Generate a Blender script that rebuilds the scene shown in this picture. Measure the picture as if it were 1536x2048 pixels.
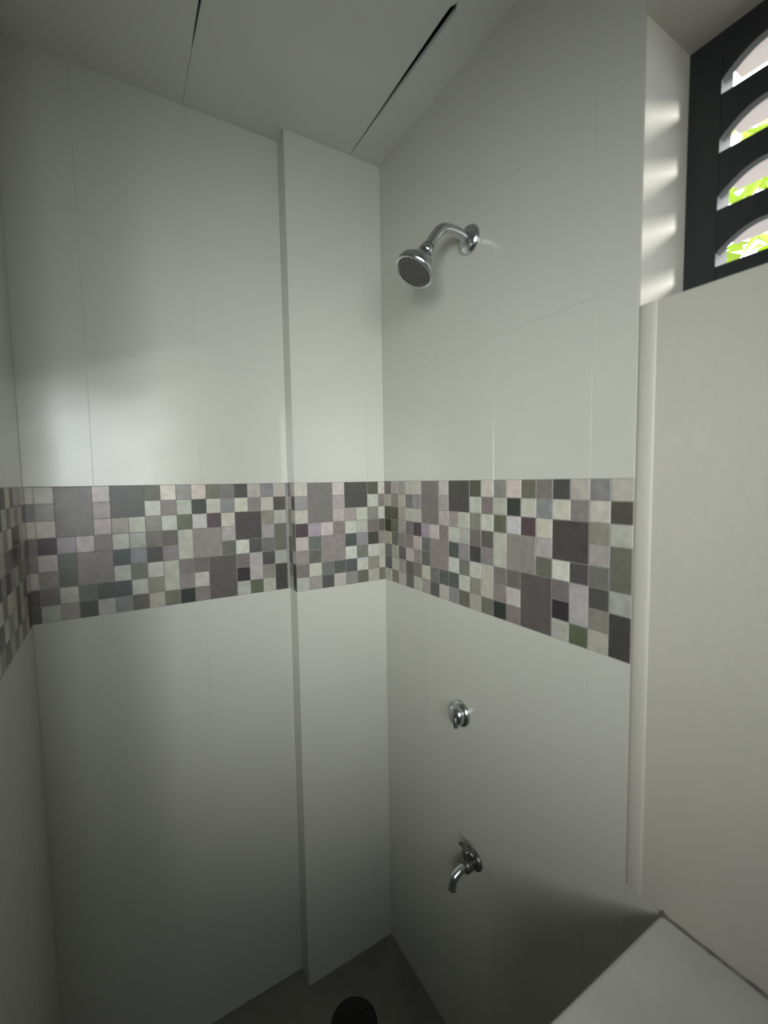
import bpy, bmesh, math, random
from mathutils import Vector, Matrix
random.seed(7)
for o in list(bpy.data.objects): bpy.data.objects.remove(o)
scene = bpy.context.scene
COL = scene.collection

# ------------------------------------------------------------------ camera
yaw, pitch, roll = math.radians(31.11), math.radians(-4.054), math.radians(-0.899)
CAM = Vector((-0.764, -1.262, 1.624))
fw = Vector((math.sin(yaw)*math.cos(pitch), math.cos(yaw)*math.cos(pitch), math.sin(pitch)))
rt = fw.cross(Vector((0, 0, 1))).normalized(); up = rt.cross(fw)
rt2 = rt*math.cos(roll) + up*math.sin(roll); up2 = -rt*math.sin(roll) + up*math.cos(roll)
cd = bpy.data.cameras.new('camera'); cam = bpy.data.objects.new('camera', cd); COL.objects.link(cam)
cd.sensor_fit = 'HORIZONTAL'; cd.sensor_width = 36; cd.lens = 882.9/1536*36; cd.clip_start = 0.01
M3 = Matrix((rt2, up2, -fw)).transposed()
cam.matrix_world = Matrix.Translation(CAM) @ M3.to_4x4()
cd.dof.use_dof = True; cd.dof.focus_distance = 9.0; cd.dof.aperture_fstop = 5.0      # the photograph is soft, focused past the walls
scene.camera = cam

# ------------------------------------------------------------------ sky and exposure
SKY = 4.0
world = bpy.data.worlds.new('overcast_sky'); scene.world = world; world.use_nodes = True
bg = world.node_tree.nodes['Background']
bg.inputs['Color'].default_value = (0.86, 0.93, 1.0, 1); bg.inputs['Strength'].default_value = SKY
vs = scene.view_settings
vs.view_transform = 'Standard'; vs.look = 'None'; vs.gamma = 1; vs.use_curve_mapping = False; vs.exposure = 0.0

sl = bpy.data.lights.new('hazy_sun', 'SUN'); sl.energy = 7.5; sl.angle = math.radians(11); sl.color = (1, .98, .94)
so = bpy.data.objects.new('hazy_sun', sl); COL.objects.link(so)
so.rotation_euler = Vector((-.5, .80, -.29)).to_track_quat('-Z', 'Y').to_euler()
def portal(name, loc, rot, sx, sy):                    # helps the renderer find the openings; gives no light itself
    l = bpy.data.lights.new(name, 'AREA'); l.shape = 'RECTANGLE'; l.size = sx; l.size_y = sy
    l.cycles.is_portal = True
    o = bpy.data.objects.new(name, l); o.location = loc; o.rotation_euler = rot; COL.objects.link(o)

# room dimensions (metres)
ZT, ZB, CELL = 1.622, 1.292, 0.33/8      # mosaic band
ZC = 2.616                               # ceiling
WA, D1, WD, LB = 0.313, 0.062, 0.952, 0.833
WZ0, WZ1, WY0, WY1, WX = 1.908, 2.362, -1.76, -0.835, 0.15    # window over the half wall
HZ, HY0, HY1, HX = 0.876, -1.15, -0.897, -0.40                # half wall
RY, RX = -1.9, -1.75                     # rear wall, far left wall
R2 = (-1.74, -0.46, 1.36, 2.18)          # rear window x0 x1 z0 z1
DE = 0.50                                # shower side wall ends here
# daylight entering by the window behind the photographer (its glow is the pale reflection on the left tiles), plus an added fill
def daylight(name, loc, aim, sx, sz, watts, spread, col):
    l = bpy.data.lights.new(name, 'AREA'); l.shape = 'RECTANGLE'; l.size = sx; l.size_y = sz
    l.energy = watts; l.color = col; l.spread = math.radians(spread)
    o = bpy.data.objects.new(name, l); COL.objects.link(o); o.location = loc
    o.rotation_euler = Vector(aim).to_track_quat('-Z', 'Y').to_euler()
daylight('rear_window_daylight', (-.84, RY-.02, 1.77), (.40, 1, -.06), .68, .74, 3.8, 71, (.90, .98, 1))
daylight('rear_corner_fill', (-1.53, RY-.02, 1.66), (1, 1.15, -.09), .36, .52, 3.0, 60, (1, 1, .96))  # added fill light, placed and aimed to balance brightness across the walls
portal('side_window_portal', (0.225, (WY0+WY1)/2, (WZ0+WZ1)/2), (0, math.radians(90), 0), WZ1-WZ0, WY1-WY0)

# ------------------------------------------------------------------ materials
def lin(c):
    c = c/255.0
    return c/12.92 if c <= 0.04045 else ((c+0.055)/1.055)**2.4
def mat(name, col=(.5, .5, .5), rough=.5, metal=0.0, noise=0.0, nscale=8.0, bump=0.0, bscale=6.0, objcol=False, spec=.5, trans=0.0):
    m = bpy.data.materials.new(name); m.use_nodes = True
    nt = m.node_tree; b = nt.nodes['Principled BSDF']
    b.inputs['Roughness'].default_value = rough; b.inputs['Metallic'].default_value = metal
    b.inputs['Specular IOR Level'].default_value = spec
    tc = nt.nodes.new('ShaderNodeTexCoord')
    geo = nt.nodes.new('ShaderNodeNewGeometry')
    if objcol:
        src = nt.nodes.new('ShaderNodeObjectInfo').outputs['Color']
    else:
        rgb = nt.nodes.new('ShaderNodeRGB'); rgb.outputs[0].default_value = (*col, 1); src = rgb.outputs[0]
    if noise:
        n = nt.nodes.new('ShaderNodeTexNoise'); n.inputs['Scale'].default_value = nscale; n.inputs['Detail'].default_value = 4
        nt.links.new(geo.outputs['Position'], n.inputs['Vector'])
        mr = nt.nodes.new('ShaderNodeMapRange'); mr.inputs['From Min'].default_value = .25; mr.inputs['From Max'].default_value = .75
        mr.inputs['To Min'].default_value = 1-noise; mr.inputs['To Max'].default_value = 1+noise
        nt.links.new(n.outputs['Fac'], mr.inputs['Value'])
        vm = nt.nodes.new('ShaderNodeVectorMath'); vm.operation = 'SCALE'
        nt.links.new(src, vm.inputs[0]); nt.links.new(mr.outputs['Result'], vm.inputs['Scale'])
        src = vm.outputs['Vector']
    nt.links.new(src, b.inputs['Base Color'])
    if bump:
        n = nt.nodes.new('ShaderNodeTexNoise'); n.inputs['Scale'].default_value = bscale; n.inputs['Detail'].default_value = 2
        nt.links.new(geo.outputs['Position'], n.inputs['Vector'])
        bp = nt.nodes.new('ShaderNodeBump'); bp.inputs['Strength'].default_value = 1; bp.inputs['Distance'].default_value = bump
        nt.links.new(n.outputs['Fac'], bp.inputs['Height']); nt.links.new(bp.outputs['Normal'], b.inputs['Normal'])
    if trans:
        b.inputs['Transmission Weight'].default_value = 0
    return m
M_TILE = mat('white_glazed_tile', (.50, .50, .445), rough=.2, bump=.0016, bscale=5, noise=.02, nscale=3)
M_GROUT = mat('pale_grout', (.50, .50, .445), rough=.8)
M_BED = mat('grey_band_grout', (.24, .235, .22), rough=.8)
M_MOS = mat('stone_print_mosaic', rough=.38, objcol=True, noise=.16, nscale=55)
M_PLASTER = mat('cream_painted_plaster', (.47, .455, .395), rough=.55, noise=.03, nscale=5, bump=.0008, bscale=60)
M_CEIL = mat('grey_white_ceiling_board', (.62, .62, .58), rough=.65, noise=.05, nscale=2.5)
M_FLOOR = mat('dark_grey_floor', (.17, .165, .135), rough=.5, noise=.25, nscale=7)
M_CEMENT = mat('pale_cement', (.55, .54, .49), rough=.6, noise=.10, nscale=9)
M_BARE = mat('bare_cement_render', (.30, .29, .27), rough=.8, noise=.1, nscale=4)
M_CAVITY = mat('dark_roof_void', (.03, .03, .03), rough=.9)
M_CHROME = mat('chrome', (.55, .58, .59), rough=.22, metal=1.0)
M_RUBBER = mat('dark_grey_nozzle_plate', (.075, .072, .068), rough=.5)
M_DARKMETAL = mat('tarnished_metal', (.16, .16, .15), rough=.35, metal=.8)
M_BRONZE = mat('black_bronze_aluminium', (.018, .020, .021), rough=.55)
M_BLADE = mat('pale_slat_paint', (.62, .55, .54), rough=.5)
M_GRIME = mat('dark_caulk', (.18, .17, .15), rough=.8, noise=.4, nscale=30)
M_LEAF = mat('lime_green_leaf', (.46, .60, .075), rough=.5, noise=.25, nscale=6)
M_BARK = mat('bark', (.16, .12, .08), rough=.9)
M_GROUND = mat('yard_concrete', (.36, .35, .31), rough=.9, noise=.15, nscale=2)
M_DRAIN = mat('black_drain', (.012, .011, .010), rough=.6)
M_WHITEFRAME = mat('white_window_frame', (.7, .7, .68), rough=.4)

# ------------------------------------------------------------------ helpers
def link(name, me, m, parent=None, smooth=False):
    o = bpy.data.objects.new(name, me); COL.objects.link(o)
    if m and not me.materials: me.materials.append(m)
    if smooth:
        for p in me.polygons: p.use_smooth = True
    if parent: o.parent = parent
    return o
def from_bm(name, bm, m, parent=None, smooth=False):
    bmesh.ops.recalc_face_normals(bm, faces=bm.faces)
    me = bpy.data.meshes.new(name); bm.to_mesh(me); bm.free()
    return link(name, me, m, parent, smooth)
def bx(bm, x0, x1, y0, y1, z0, z1):
    v = [bm.verts.new((x, y, z)) for x in (x0, x1) for y in (y0, y1) for z in (z0, z1)]
    for f in ((0, 1, 3, 2), (4, 6, 7, 5), (0, 4, 5, 1), (2, 3, 7, 6), (0, 2, 6, 4), (1, 5, 7, 3)):
        bm.faces.new([v[i] for i in f])
def boxes(name, m, L, parent=None):
    bm = bmesh.new()
    for b in L: bx(bm, *b)
    return from_bm(name, bm, m, parent)
def prism(name, pts, axis, a0, a1, m, parent=None):
    """polygon pts extruded along axis ('x','y','z') from a0 to a1"""
    bm = bmesh.new()
    def P(q, a):
        return {'x': (a, q[0], q[1]), 'y': (q[0], a, q[1]), 'z': (q[0], q[1], a)}[axis]
    A = [bm.verts.new(P(q, a0)) for q in pts]; B = [bm.verts.new(P(q, a1)) for q in pts]
    bm.faces.new(A); bm.faces.new(B[::-1]); n = len(pts)
    for i in range(n): bm.faces.new((A[i], A[(i+1) % n], B[(i+1) % n], B[i]))
    return from_bm(name, bm, m, parent)
def lathe(bm, prof, base, axis, seg=32):
    """profile of (distance along axis, radius) revolved about the axis"""
    axis = Vector(axis).normalized(); base = Vector(base)
    t = Vector((0, 0, 1)) if abs(axis.z) < .9 else Vector((1, 0, 0))
    e1 = axis.cross(t).normalized(); e2 = axis.cross(e1)
    rings = []
    for h, r in prof:
        if r < 1e-6: rings.append([bm.verts.new(base+axis*h)])
        else: rings.append([bm.verts.new(base+axis*h+e1*r*math.cos(2*math.pi*k/seg)+e2*r*math.sin(2*math.pi*k/seg)) for k in range(seg)])
    for a, b in zip(rings, rings[1:]):
        for k in range(seg):
            k2 = (k+1) % seg
            f = [a[k % len(a)], a[k2 % len(a)], b[k2 % len(b)], b[k % len(b)]]
            f2 = []
            for v in f:
                if v not in f2: f2.append(v)
            if len(f2) > 2: bm.faces.new(f2)
def tube(bm, pts, radii, seg=18, caps=True):
    pts = [Vector(p) for p in pts]; n = len(pts)
    if not hasattr(radii, '__len__'): radii = [radii]*n
    rings = []; e1 = None
    for i in range(n):
        d = (pts[min(i+1, n-1)]-pts[max(i-1, 0)]).normalized()
        if e1 is None:
            t = Vector((0, 1, 0)) if abs(d.y) < .9 else Vector((1, 0, 0)); e1 = d.cross(t).normalized()
        else: e1 = (e1-d*e1.dot(d)).normalized()
        e2 = d.cross(e1)
        rings.append([bm.verts.new(pts[i]+(e1*math.cos(2*math.pi*k/seg)+e2*math.sin(2*math.pi*k/seg))*radii[i]) for k in range(seg)])
    for a, b in zip(rings, rings[1:]):
        for k in range(seg): bm.faces.new((a[k], a[(k+1) % seg], b[(k+1) % seg], b[k]))
    if caps: bm.faces.new(rings[0][::-1]); bm.faces.new(rings[-1])
def smooth_path(P, k=6):
    P = [Vector(p) for p in P]; out = []
    Q = [P[0]]+P+[P[-1]]
    for i in range(1, len(Q)-2):
        for j in range(k):
            t = j/k; a, b, c, d = Q[i-1:i+3]
            out.append(.5*((2*b)+(c-a)*t+(2*a-5*b+4*c-d)*t*t+(3*b-a-3*c+d)*t**3))
    return out+[P[-1]]
def structure(o): o['kind'] = 'structure'; return o
def thing(name, label, cat, loc):
    o = bpy.data.objects.new(name, None); COL.objects.link(o); o.location = loc
    o['label'] = label; o['category'] = cat; o.empty_display_size = .05
    return o
def adopt(o, parent):           # world-space mesh under an Empty
    o.parent = parent; o.matrix_parent_inverse = Matrix.Translation(-Vector(parent.location)); return o

# flat ceramic pieces set on a wall: local x along the wall, local y into the wall, z up
MESHES = {}
def piece_mesh(du, dz, t, m, ch):
    key = (round(du, 4), round(dz, 4), round(t, 4), m.name, ch)
    if key in MESHES: return MESHES[key]
    bm = bmesh.new(); x, z = du/2, dz/2
    A = [bm.verts.new(p) for p in ((-x+ch, 0, -z+ch), (x-ch, 0, -z+ch), (x-ch, 0, z-ch), (-x+ch, 0, z-ch))]
    B = [bm.verts.new(p) for p in ((-x, ch, -z), (x, ch, -z), (x, ch, z), (-x, ch, z))]
    C = [bm.verts.new(p) for p in ((-x, t, -z), (x, t, -z), (x, t, z), (-x, t, z))]
    bm.faces.new(A)
    for P, Q in ((A, B), (B, C)):
        for i in range(4): bm.faces.new((P[i], P[(i+1) % 4], Q[(i+1) % 4], Q[i]))
    bmesh.ops.recalc_face_normals(bm, faces=bm.faces)
    # normals outward: the front must face local -y
    bm.faces.ensure_lookup_table()
    if bm.faces[0].normal.y > 0: bmesh.ops.reverse_faces(bm, faces=bm.faces)
    me = bpy.data.meshes.new('piece'); bm.to_mesh(me); bm.free(); me.materials.append(m)
    MESHES[key] = me; return me
class Face:
    def __init__(s, ox, oy, ang, parent): s.o = Vector((ox, oy, 0)); s.a = math.radians(ang); s.p = parent
    def put(s, name, u0, u1, z0, z1, m, gap=.0005, t=.003, proud=0.0, ch=.0008, color=None, tilt=0.0):
        me = piece_mesh(u1-u0-gap, z1-z0-gap, t+proud, m, ch)
        o = bpy.data.objects.new(name, me); COL.objects.link(o); o.parent = s.p
        R = Matrix.Rotation(s.a, 4, 'Z')
        loc = s.o + R @ Vector(((u0+u1)/2, -proud, 0)) + Vector((0, 0, (z0+z1)/2))
        tl = Matrix.Rotation(random.uniform(-tilt, tilt), 4, 'Z') @ Matrix.Rotation(random.uniform(-tilt, tilt), 4, 'X')
        o.matrix_world = Matrix.Translation(loc) @ R @ tl
        if color: o.color = (*color, 1)
        return o

# ------------------------------------------------------------------ the setting
G = .0008                                      # joint depth
floor = structure(boxes('floor', M_FLOOR, [(RX-.1, .22, RY-.13, .25, -.12, 0)]))
# wall with the shower fittings and the window: backing for tiles, plaster beside it
wall_right = structure(boxes('wall_right', M_PLASTER, [
    (G, .22, WY1, .25, HZ, ZC+.15), (G, .22, HY1, .25, 0, HZ),
    (0, .22, RY-.13, WY1, HZ, WZ0), (0, .22, RY-.13, HY1, 0, HZ),
    (0, .22, RY-.13, WY1, WZ1, ZC+.15), (0, .22, RY-.13, WY0, WZ0, WZ1)]))
wall_back = structure(boxes('wall_back', M_GROUT, [(-WD-.12, .22, D1+G, .25, 0, ZT), (-WD-.12, .22, D1+G-.005, .25, ZT, ZC+.15)]))
wall_corner = structure(boxes('wall_corner', M_GROUT, [(-WA+G, G, G, D1+G, 0, ZC)]))
wall_left = structure(boxes('wall_left', M_GROUT, [(-WD-.12, -WD-G, -DE, D1+G, 0, ZC)]))
structure(boxes('wall_far_left', M_BARE, [(RX-.1, RX, RY, D1+.1, 0, ZC), (RX, -WD-.12, D1, D1+.1, 0, ZC)]))
structure(boxes('wall_rear', M_BARE, [
    (RX-.1, R2[0], RY-.13, RY, 0, ZC+.15), (R2[1], 0, RY-.13, RY, 0, ZC+.15),
    (R2[0], R2[1], RY-.13, RY, 0, R2[2]), (R2[0], R2[1], RY-.13, RY, R2[3], ZC+.15)]))
half = structure(boxes('wall_half', M_CEMENT, [(HX, 0, HY0, HY1, 0, HZ)]))
bpy.context.view_layer.update()
mod = half.modifiers.new('worn edge', 'BEVEL'); mod.width = .006; mod.segments = 3

# white tiles -------------------------------------------------
ROWS = [0, .302, .632, .962, ZB, ZT, 1.952, 2.282, ZC-.002]
def white_rows(face, us, lower_proud=0.0, upper_proud=0.0, tilt=.0016):
    for r in range(8):
        if r == 4: continue
        for u0, u1 in zip(us, us[1:]):
            face.put('tile', u0, u1, ROWS[r], ROWS[r+1], M_TILE, proud=upper_proud if r > 4 else lower_proud, tilt=tilt, ch=.0002)
FB = Face(0, 0, -90, wall_right)
white_rows(FB, [0, .25, .50, .75, LB])
for r in range(3):
    z1 = min(ROWS[r+1], HZ); FB.put('tile', LB, -HY1, ROWS[r], z1, M_TILE)
FA2 = Face(-WA, 0, 0, wall_corner); white_rows(FA2, [0, .25, WA])
FS = Face(-WA, D1, -90, wall_corner); white_rows(FS, [0, D1])
FA1 = Face(-WD, D1, 0, wall_back); white_rows(FA1, [0, WD-.813, WD-.563, WD-WA], upper_proud=.005)
FD = Face(-WD, -DE, 90, wall_left); white_rows(FD, [0, .062, .312, DE+D1])

# mosaic band ---------------------------------------------------
# one column per entry, numbered from the right end of the window-side wall; eight colours from top to bottom
PAT = {
0: [(172,165,156),(78,76,68),(166,166,156),(106,106,96),(96,96,82),(156,156,148),(74,74,72),(58,55,48)],
1: [(126,124,124),(178,174,165),(131,128,116),(152,145,142),(105,105,98),(78,76,74),(126,124,114),(166,163,150)],
2: [(166,160,152),(126,120,117),(62,61,56),(84,79,80),(79,75,74),(162,154,152),(167,164,161),(88,94,74)],
3: [(72,72,70),(186,184,168),(84,82,82),(56,48,44),(192,192,180),(110,104,102),(52,45,48),(166,166,156)],
4: [(118,112,106),(128,130,128),(183,179,165),(162,156,154),(100,100,90),(88,85,84),(80,76,76),(98,94,92)],
5: [(104,102,88),(181,179,166),(82,67,71),(135,130,125),(131,126,120),(94,84,78),(83,76,74),(86,76,76)],
6: [(192,179,173),(58,62,56),(186,181,181),(135,130,122),(132,128,122),(104,97,94),(180,174,167),(125,115,112)],
7: [(130,130,122),(166,169,156),(96,97,79),(180,180,167),(166,166,152),(117,109,107),(131,122,118),(44,50,44)],
8: [(191,183,173),(124,113,108),(184,184,174),(93,88,82),(128,122,122),(166,164,152),(174,174,160),(106,106,92)],
9: [(80,82,68),(177,180,167),(130,128,118),(111,104,98),(68,66,61),(182,180,172),(135,133,119),(161,157,147)],
10: [(74,76,70),(72,67,65),(177,178,164),(166,166,156),(135,131,135),(114,114,103),(180,180,170),(98,96,85)],
11: [(60,62,58),(84,78,76),(151,142,138),(180,182,170),(76,82,78),(187,187,177),(85,85,85),(130,130,125)],
12: [(187,176,173),(161,150,150),(172,160,158),(127,118,113),(136,125,124),(136,128,128),(84,87,82),(172,166,159)],
13: [(125,116,111),(118,115,112),(108,106,102),(183,171,169),(138,127,125),(130,121,119),(106,106,102),(82,81,79)],
14: [(121,114,105),(104,102,101),(114,111,111),(151,142,148),(98,102,97),(96,96,89),(180,177,162),(146,140,135)],
15: [(180,178,166),(141,138,138),(177,173,162),(74,62,66),(174,164,158),(138,130,124),(119,110,106),(166,166,156)],
16: [(176,175,163),(114,112,111),(173,171,159),(109,104,102),(124,116,113),(174,163,159),(92,86,78),(95,93,85)],
17: [(150,150,142),(171,166,156),(156,148,140),(151,145,140),(128,122,116),(92,84,89),(146,138,132),(166,158,152)],
18: [(161,154,150),(128,124,112),(78,73,56),(92,96,82),(98,100,87),(152,152,137),(165,164,152),(118,111,103)],
19: [(103,95,95),(166,162,152),(66,62,46),(58,55,36),(161,156,136),(98,98,92),(82,79,82),(168,165,156)],
}
# larger printed stones: column, row, columns wide (towards lower numbers), rows high
BIG = [(11, 0, 2, 2), (14, 0, 2, 3), (3, 2, 2, 2), (6, 3, 2, 2), (13, 4, 2, 2), (5, 5, 2, 3), (0, 6, 1, 2), (0, 3, 1, 2), (8, 5, 1, 2), (2, 5, 1, 2), (7, 3, 1, 2)]
K = 1.0
def pcol(s, r):
    while s > 19: s -= 12
    return [min(.8, lin(v)/K) for v in PAT[s][r]]
def band(face, u0, s0, n, width, u_end):
    """n columns from u0 to the right; the first is column s0 of the print, then s0-1, ..."""
    done = set()
    face.put('grout_bed', u0, u_end, ZB, ZT, M_BED, t=.001, proud=-.0004, ch=.0001)
    for i in range(n):
        s = s0-i
        for r in range(8):
            if (i, r) in done: continue
            w = h = 1
            for (c, rr, ww, hh) in BIG:
                if s == c and rr == r and i+ww <= n: w, h = ww, hh
            cs = [pcol(s-a, r+b) for a in range(w) for b in range(h)]
            for a in range(w):
                for b in range(h): done.add((i+a, r+b))
            c = [sum(q[k] for q in cs)/len(cs) for k in range(3)]
            ua, ub = u0+i*width, min(u0+(i+w)*width, u_end)
            if ub-ua < .008: continue
            face.put('mosaic_tile', ua, ub, ZT-(r+h)*CELL, ZT-r*CELL, M_MOS, gap=.0014, proud=random.uniform(0, .0006), color=c, ch=.0006)
band(FB, 0, 19, 20, LB/20, LB)
band(FA2, 0, 15, 8, CELL, WA)
wa1 = .0384
band(FA1, .018, 15, 16, wa1, WD-WA); band(FA1, 0, 16, 1, .018, .018)
band(FS, 0, 1, 2, D1/2, D1)
nd = 13; band(FD, DE+D1-nd*CELL, 16+nd-1, nd, CELL, DE+D1)

# ceiling boards with an opened joint -----------------------------
ceiling = structure(boxes('ceiling', M_CAVITY, [(RX-.1, .22, RY-.13, .25, ZC+.05, ZC+.15)]))
S1, S2 = -.105, -.567
def board(pts): return prism('ceiling_board', pts, 'z', ZC, ZC+.012, M_CEIL, ceiling)
ya, yb = .06, RY
def seam(x, w):       # list of (y, half width) from the far wall to the rear wall
    return [(x, y, hw) for y, hw in w]
W1 = [(ya, .0004), (0.0, .0010), (-.06, .0020), (-.2, .0045), (-.34, .0070), (-.455, .0085), (-.485, .0080), (-.498, .0004), (yb, .0004)]
W2 = [(ya, .0004), (-.115, .0005), (-.16, .0020), (-.24, .0030), (-.5, .0035), (-.52, .0004), (yb, .0004)]
def edge(x, W, side): return [(x+side*hw, y) for y, hw in W]
board([(.001, ya), (.001, yb)] + edge(S1, W1, 1)[::-1])
board(edge(S1, W1, -1) + edge(S2, W2, 1)[::-1])
board(edge(S2, W2, -1) + [(-1.029, yb), (-1.029, ya)])
board([(-1.0298, ya), (-1.0298, yb), (RX, yb), (RX, ya)])

# rounded plaster arris between the tiles and the painted wall; caulk where the half wall meets it
pts = [(-LB-.0005, .004)] + [(-LB-.002-.014+.014*math.cos(math.pi*(k/8)), -.003*math.sin(math.pi*(k/8))) for k in range(9)] + [(-LB-.030, .004)]
bead = prism('trim_1', [(y, x) for x, y in [(b, a) for a, b in pts]], 'z', HZ+.004, WZ0, M_PLASTER)
bead.data.transform(Matrix(((0, 1, 0, 0), (1, 0, 0, 0), (0, 0, 1, 0), (0, 0, 0, 1)))); bead.data.flip_normals(); structure(bead)
bm = bmesh.new(); P = []; Rr = []
for k in range(24):
    y = HY1-.002-k*.0105; P.append((-.001+random.uniform(-.001, .001), y, HZ+.001)); Rr.append(random.choice((.001, .0015, .0025)) if k else .006)
tube(bm, P, Rr, 8); structure(from_bm('trim_2', bm, M_GRIME, None, True))

# ------------------------------------------------------------------ window over the half wall
window = structure(boxes('window_1', M_BRONZE, [
    (WX-.012, WX+.03, WY1-.050, WY1, WZ0, WZ1), (WX-.012, WX+.03, WY0, WY0+.050, WZ0, WZ1),
    (WX-.012, WX+.03, WY0+.050, WY1-.050, WZ1-.018, WZ1), (WX-.012, WX+.03, WY0+.050, WY1-.050, WZ0, WZ0+.020)]))
window['label'] = 'black louvred window with lens shaped gaps high above the half wall'
a, b = WY1-.050, WY0+.050                      # clear width
def slot_top(y):
    d = min(a-y, y-b)
    t = min(1, max(0, d/.060)); return .022+.030*math.sin(t*math.pi/2)**.9
for k in range(-1, 5):
    zb = 1.983+.0935*(k-1)                     # bottom of the gap above the slat below
    zlow = zb                                  # slat k: front lip between gap k and gap k+1
    ys = [a-(a-b)*i/40 for i in range(41)] + [a-.004*i for i in range(1, 17)] + [b+.004*i for i in range(1, 17)]
    ys = sorted(set(round(y, 5) for y in ys), reverse=True)
    low = [(y, zb+slot_top(y)) for y in ys]
    top = zb+.0935
    if k == 4: top = WZ1-.018
    if k == -1: continue
    if k == 0: low = [(y, WZ0+.020) for y in (a, b)]
    slat = prism('slat', low+[(b, top), (a, top)], 'x', WX-.011, WX+.004, M_BRONZE, window)
    if k > 0:                                  # pale blade that rises outwards behind the lip
        bl = [(WX+.002, zb+.053), (WX+.035, zb+.056), (WX+.062, zb+.056), (WX+.062, zb+.059), (WX+.035, zb+.059), (WX+.002, zb+.056)]
        bo = prism('blade', bl, 'y', b, a, M_BLADE, slat)
window_2 = structure(boxes('window_2', M_WHITEFRAME, [
    (R2[0], R2[0]+.04, RY-.10, RY-.05, R2[2], R2[3]), (R2[1]-.04, R2[1], RY-.10, RY-.05, R2[2], R2[3]),
    (R2[0]+.04, R2[1]-.04, RY-.10, RY-.05, R2[2], R2[2]+.04), (R2[0]+.04, R2[1]-.04, RY-.10, RY-.05, R2[3]-.04, R2[3]),
    (-1.28, -1.24, RY-.10, RY-.05, R2[2]+.04, R2[3]-.04)]))

# ------------------------------------------------------------------ shower head
BY = -.42
sh = thing('overhead_shower', 'chrome shower head on a bent arm high on the white tiles', 'shower head', (0, BY, 2.204))
bm = bmesh.new(); lathe(bm, [(0, .034), (.003, .034), (.010, .030), (.016, .018), (.018, .0)], (0, BY, 2.204), (-1, 0, 0)); adopt(from_bm('flange', bm, M_CHROME, None, True), sh)
arm = smooth_path([(-.005, BY, 2.204), (-.045, BY, 2.212), (-.085, BY, 2.207), (-.112, BY+.001, 2.178), (-.128, BY+.002, 2.150)])
bm = bmesh.new(); tube(bm, arm, .0115); adopt(from_bm('arm', bm, M_CHROME, None, True), sh)
ax = Vector((-.52, .05, -.85)).normalized(); hb_ = Vector((-.124, BY+.002, 2.158))
bm = bmesh.new(); lathe(bm, [(0, .0), (0, .015), (.012, .018), (.024, .015), (.024, .0)], hb_, ax); adopt(from_bm('swivel_joint', bm, M_CHROME, None, True), sh)
bm = bmesh.new(); lathe(bm, [(.018, .0), (.018, .016), (.030, .020), (.045, .034), (.058, .045), (.070, .048), (.076, .047), (.077, .041), (.073, .040), (.073, 0)], hb_, ax, 40)
head = adopt(from_bm('head', bm, M_CHROME, None, True), sh)
bm = bmesh.new(); lathe(bm, [(.0732, .0395), (.0765, .038), (.078, .0)], hb_, ax, 40)
for ring, n in ((.010, 6), (.021, 12), (.032, 18)):
    t = Vector((0, 0, 1)); e1 = ax.cross(t).normalized(); e2 = ax.cross(e1)
    for k in range(n):
        q = hb_+e1*ring*math.cos(2*math.pi*k/n)+e2*ring*math.sin(2*math.pi*k/n)
        lathe(bm, [(.076, .0022), (.0805, .0015), (.0805, 0)], q, ax, 6)
fp = from_bm('nozzle_plate', bm, M_RUBBER, None); fp.parent = head

# ------------------------------------------------------------------ valve
VY, VZ = -.383, .997
va = thing('shower_valve', 'small round chrome mixing valve on the tiles below the mosaic band', 'valve', (0, VY, VZ))
bm = bmesh.new(); lathe(bm, [(0, .035), (.004, .035), (.009, .033), (.012, .028), (.012, 0)], (0, VY, VZ), (-1, 0, 0), 40); adopt(from_bm('escutcheon', bm, M_CHROME, None, True), va)
bm = bmesh.new(); lathe(bm, [(.010, .026), (.020, .027), (.027, .024), (.031, .016), (.032, 0)], (0, VY, VZ), (-1, 0, 0), 28); kn = adopt(from_bm('knob', bm, M_CHROME, None, True), va)
bm = bmesh.new(); tube(bm, smooth_path([(-.028, VY-.010, VZ), (-.031, VY-.012, VZ-.012), (-.030, VY-.013, VZ-.026)], 4), [.0065]*8+[.005], 12); lv = from_bm('lever', bm, M_DARKMETAL, None, True); lv.parent = kn

# ------------------------------------------------------------------ tap
TY, TZ = -.437, .618
tp = thing('water_tap', 'tarnished metal water tap low on the tiles under the round valve', 'tap', (0, TY, TZ))
bm = bmesh.new(); lathe(bm, [(0, .026), (.004, .026), (.010, .020), (.011, .0)], (0, TY, TZ), (-1, 0, 0)); adopt(from_bm('flange', bm, M_DARKMETAL, None, True), tp)
bm = bmesh.new(); lathe(bm, [(.006, .014), (.018, .014), (.022, .018), (.038, .018), (.043, .012), (.043, 0)], (0, TY, TZ), (-1, 0, 0)); adopt(from_bm('body', bm, M_DARKMETAL, None, True), tp)
bm = bmesh.new(); tube(bm, smooth_path([(-.034, TY, TZ), (-.056, TY+.002, TZ-.006), (-.072, TY+.003, TZ-.020), (-.078, TY+.003, TZ-.044)]), [.0115]*12+[.0105]*6+[.012], 16); adopt(from_bm('spout', bm, M_CHROME, None, True), tp)
bm = bmesh.new(); lathe(bm, [(0, .009), (.022, .008), (.024, .012), (.034, .012), (.036, 0)], (-.030, TY, TZ+.012), (0, 0, 1), 20)
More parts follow.
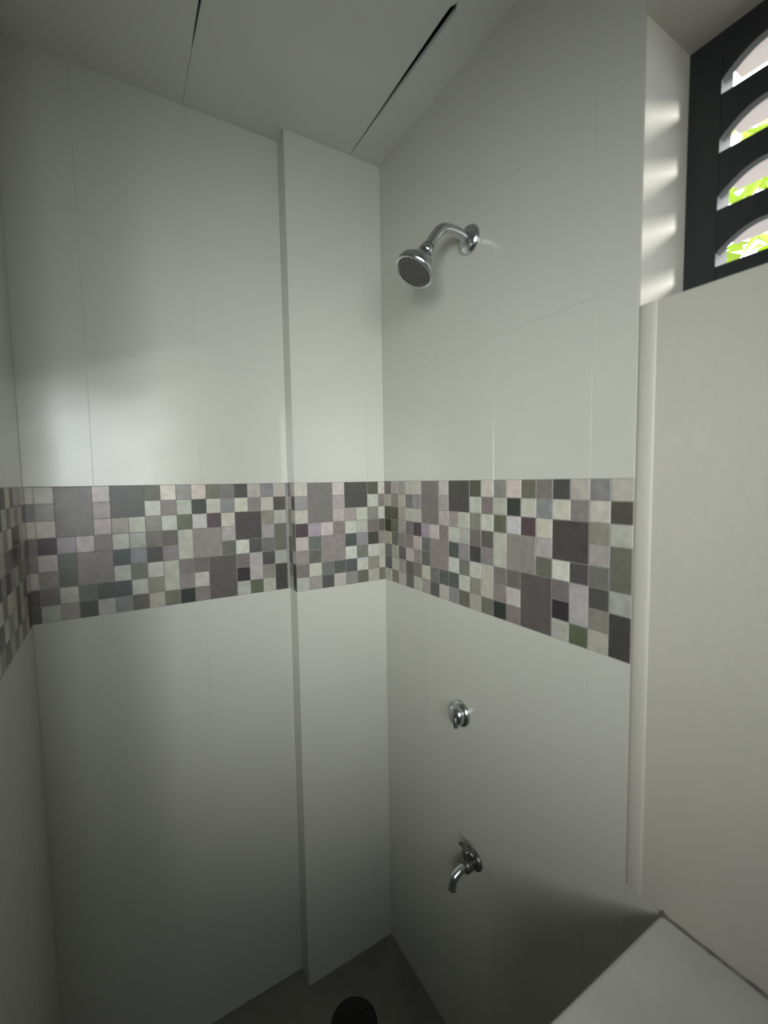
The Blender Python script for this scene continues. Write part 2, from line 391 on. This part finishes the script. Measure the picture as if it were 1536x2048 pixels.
tube(bm, [(-.030, TY-.026, TZ+.043), (-.030, TY, TZ+.046), (-.030, TY+.026, TZ+.043)], [.005, .006, .005], 10); adopt(from_bm('handle', bm, M_DARKMETAL, None, True), tp)

# ------------------------------------------------------------------ floor drain
dr = thing('floor_drain', 'round black drain in the dark shower floor near the corner', 'drain', (-.235, -.165, 0))
bm = bmesh.new(); lathe(bm, [(.0, .070), (.004, .068), (.005, .058), (.002, .056), (.002, 0)], (-.235, -.165, 0), (0, 0, 1), 36); adopt(from_bm('rim', bm, M_DRAIN, None, True), dr)
for k in range(-3, 4):
    w = math.sqrt(.056**2-(k*.015)**2)
    adopt(boxes('grate_bar', M_DRAIN, [(-.235-w, -.235+w, -.165+k*.015-.003, -.165+k*.015+.003, .0015, .005)]), dr)

# ------------------------------------------------------------------ outside
structure(boxes('ground', M_GROUND, [(-14, 14, -14, 14, -.30, -.125)]))
structure(boxes('wall_sun_block', M_BARE, [(-6, .7, -3.9, -3.7, -.125, 3.2)]))  # unseen wall added to keep the sun out of the rear window
tr = thing('tree', 'lime green leafy tree outside the louvred window', 'tree', (2.1, -.55, -.125))
bm = bmesh.new(); tube(bm, smooth_path([(2.1, -.55, -.125), (2.12, -.5, 1.0), (2.05, -.55, 1.9), (2.1, -.5, 2.9)]), [.09]*6+[.07]*6+[.05]*6+[.03], 10); adopt(from_bm('trunk', bm, M_BARK, None, True), tr)
bm = bmesh.new()
for k in range(1500):
    c = Vector((random.gauss(0, 1), random.gauss(0, 1), random.gauss(0, 1))).normalized()*random.uniform(.3, 1)**.5
    c = Vector((2.1+c.x*.8, -.35+c.y*1.3, 2.75+c.z*.62))
    R = Matrix.Rotation(random.uniform(0, 6.28), 3, 'Z') @ Matrix.Rotation(random.uniform(-.9, .9), 3, 'X')
    L, W = random.uniform(.10, .18), random.uniform(.025, .045)
    v = [bm.verts.new(c+R@Vector(q)) for q in ((0, 0, 0), (W, L*.4, .01), (0, L, -.02), (-W, L*.4, .01))]
    bm.faces.new(v)
me = bpy.data.meshes.new('foliage'); bm.to_mesh(me); bm.free()
fo = adopt(link('foliage', me, M_LEAF), tr); fo['kind'] = 'stuff'
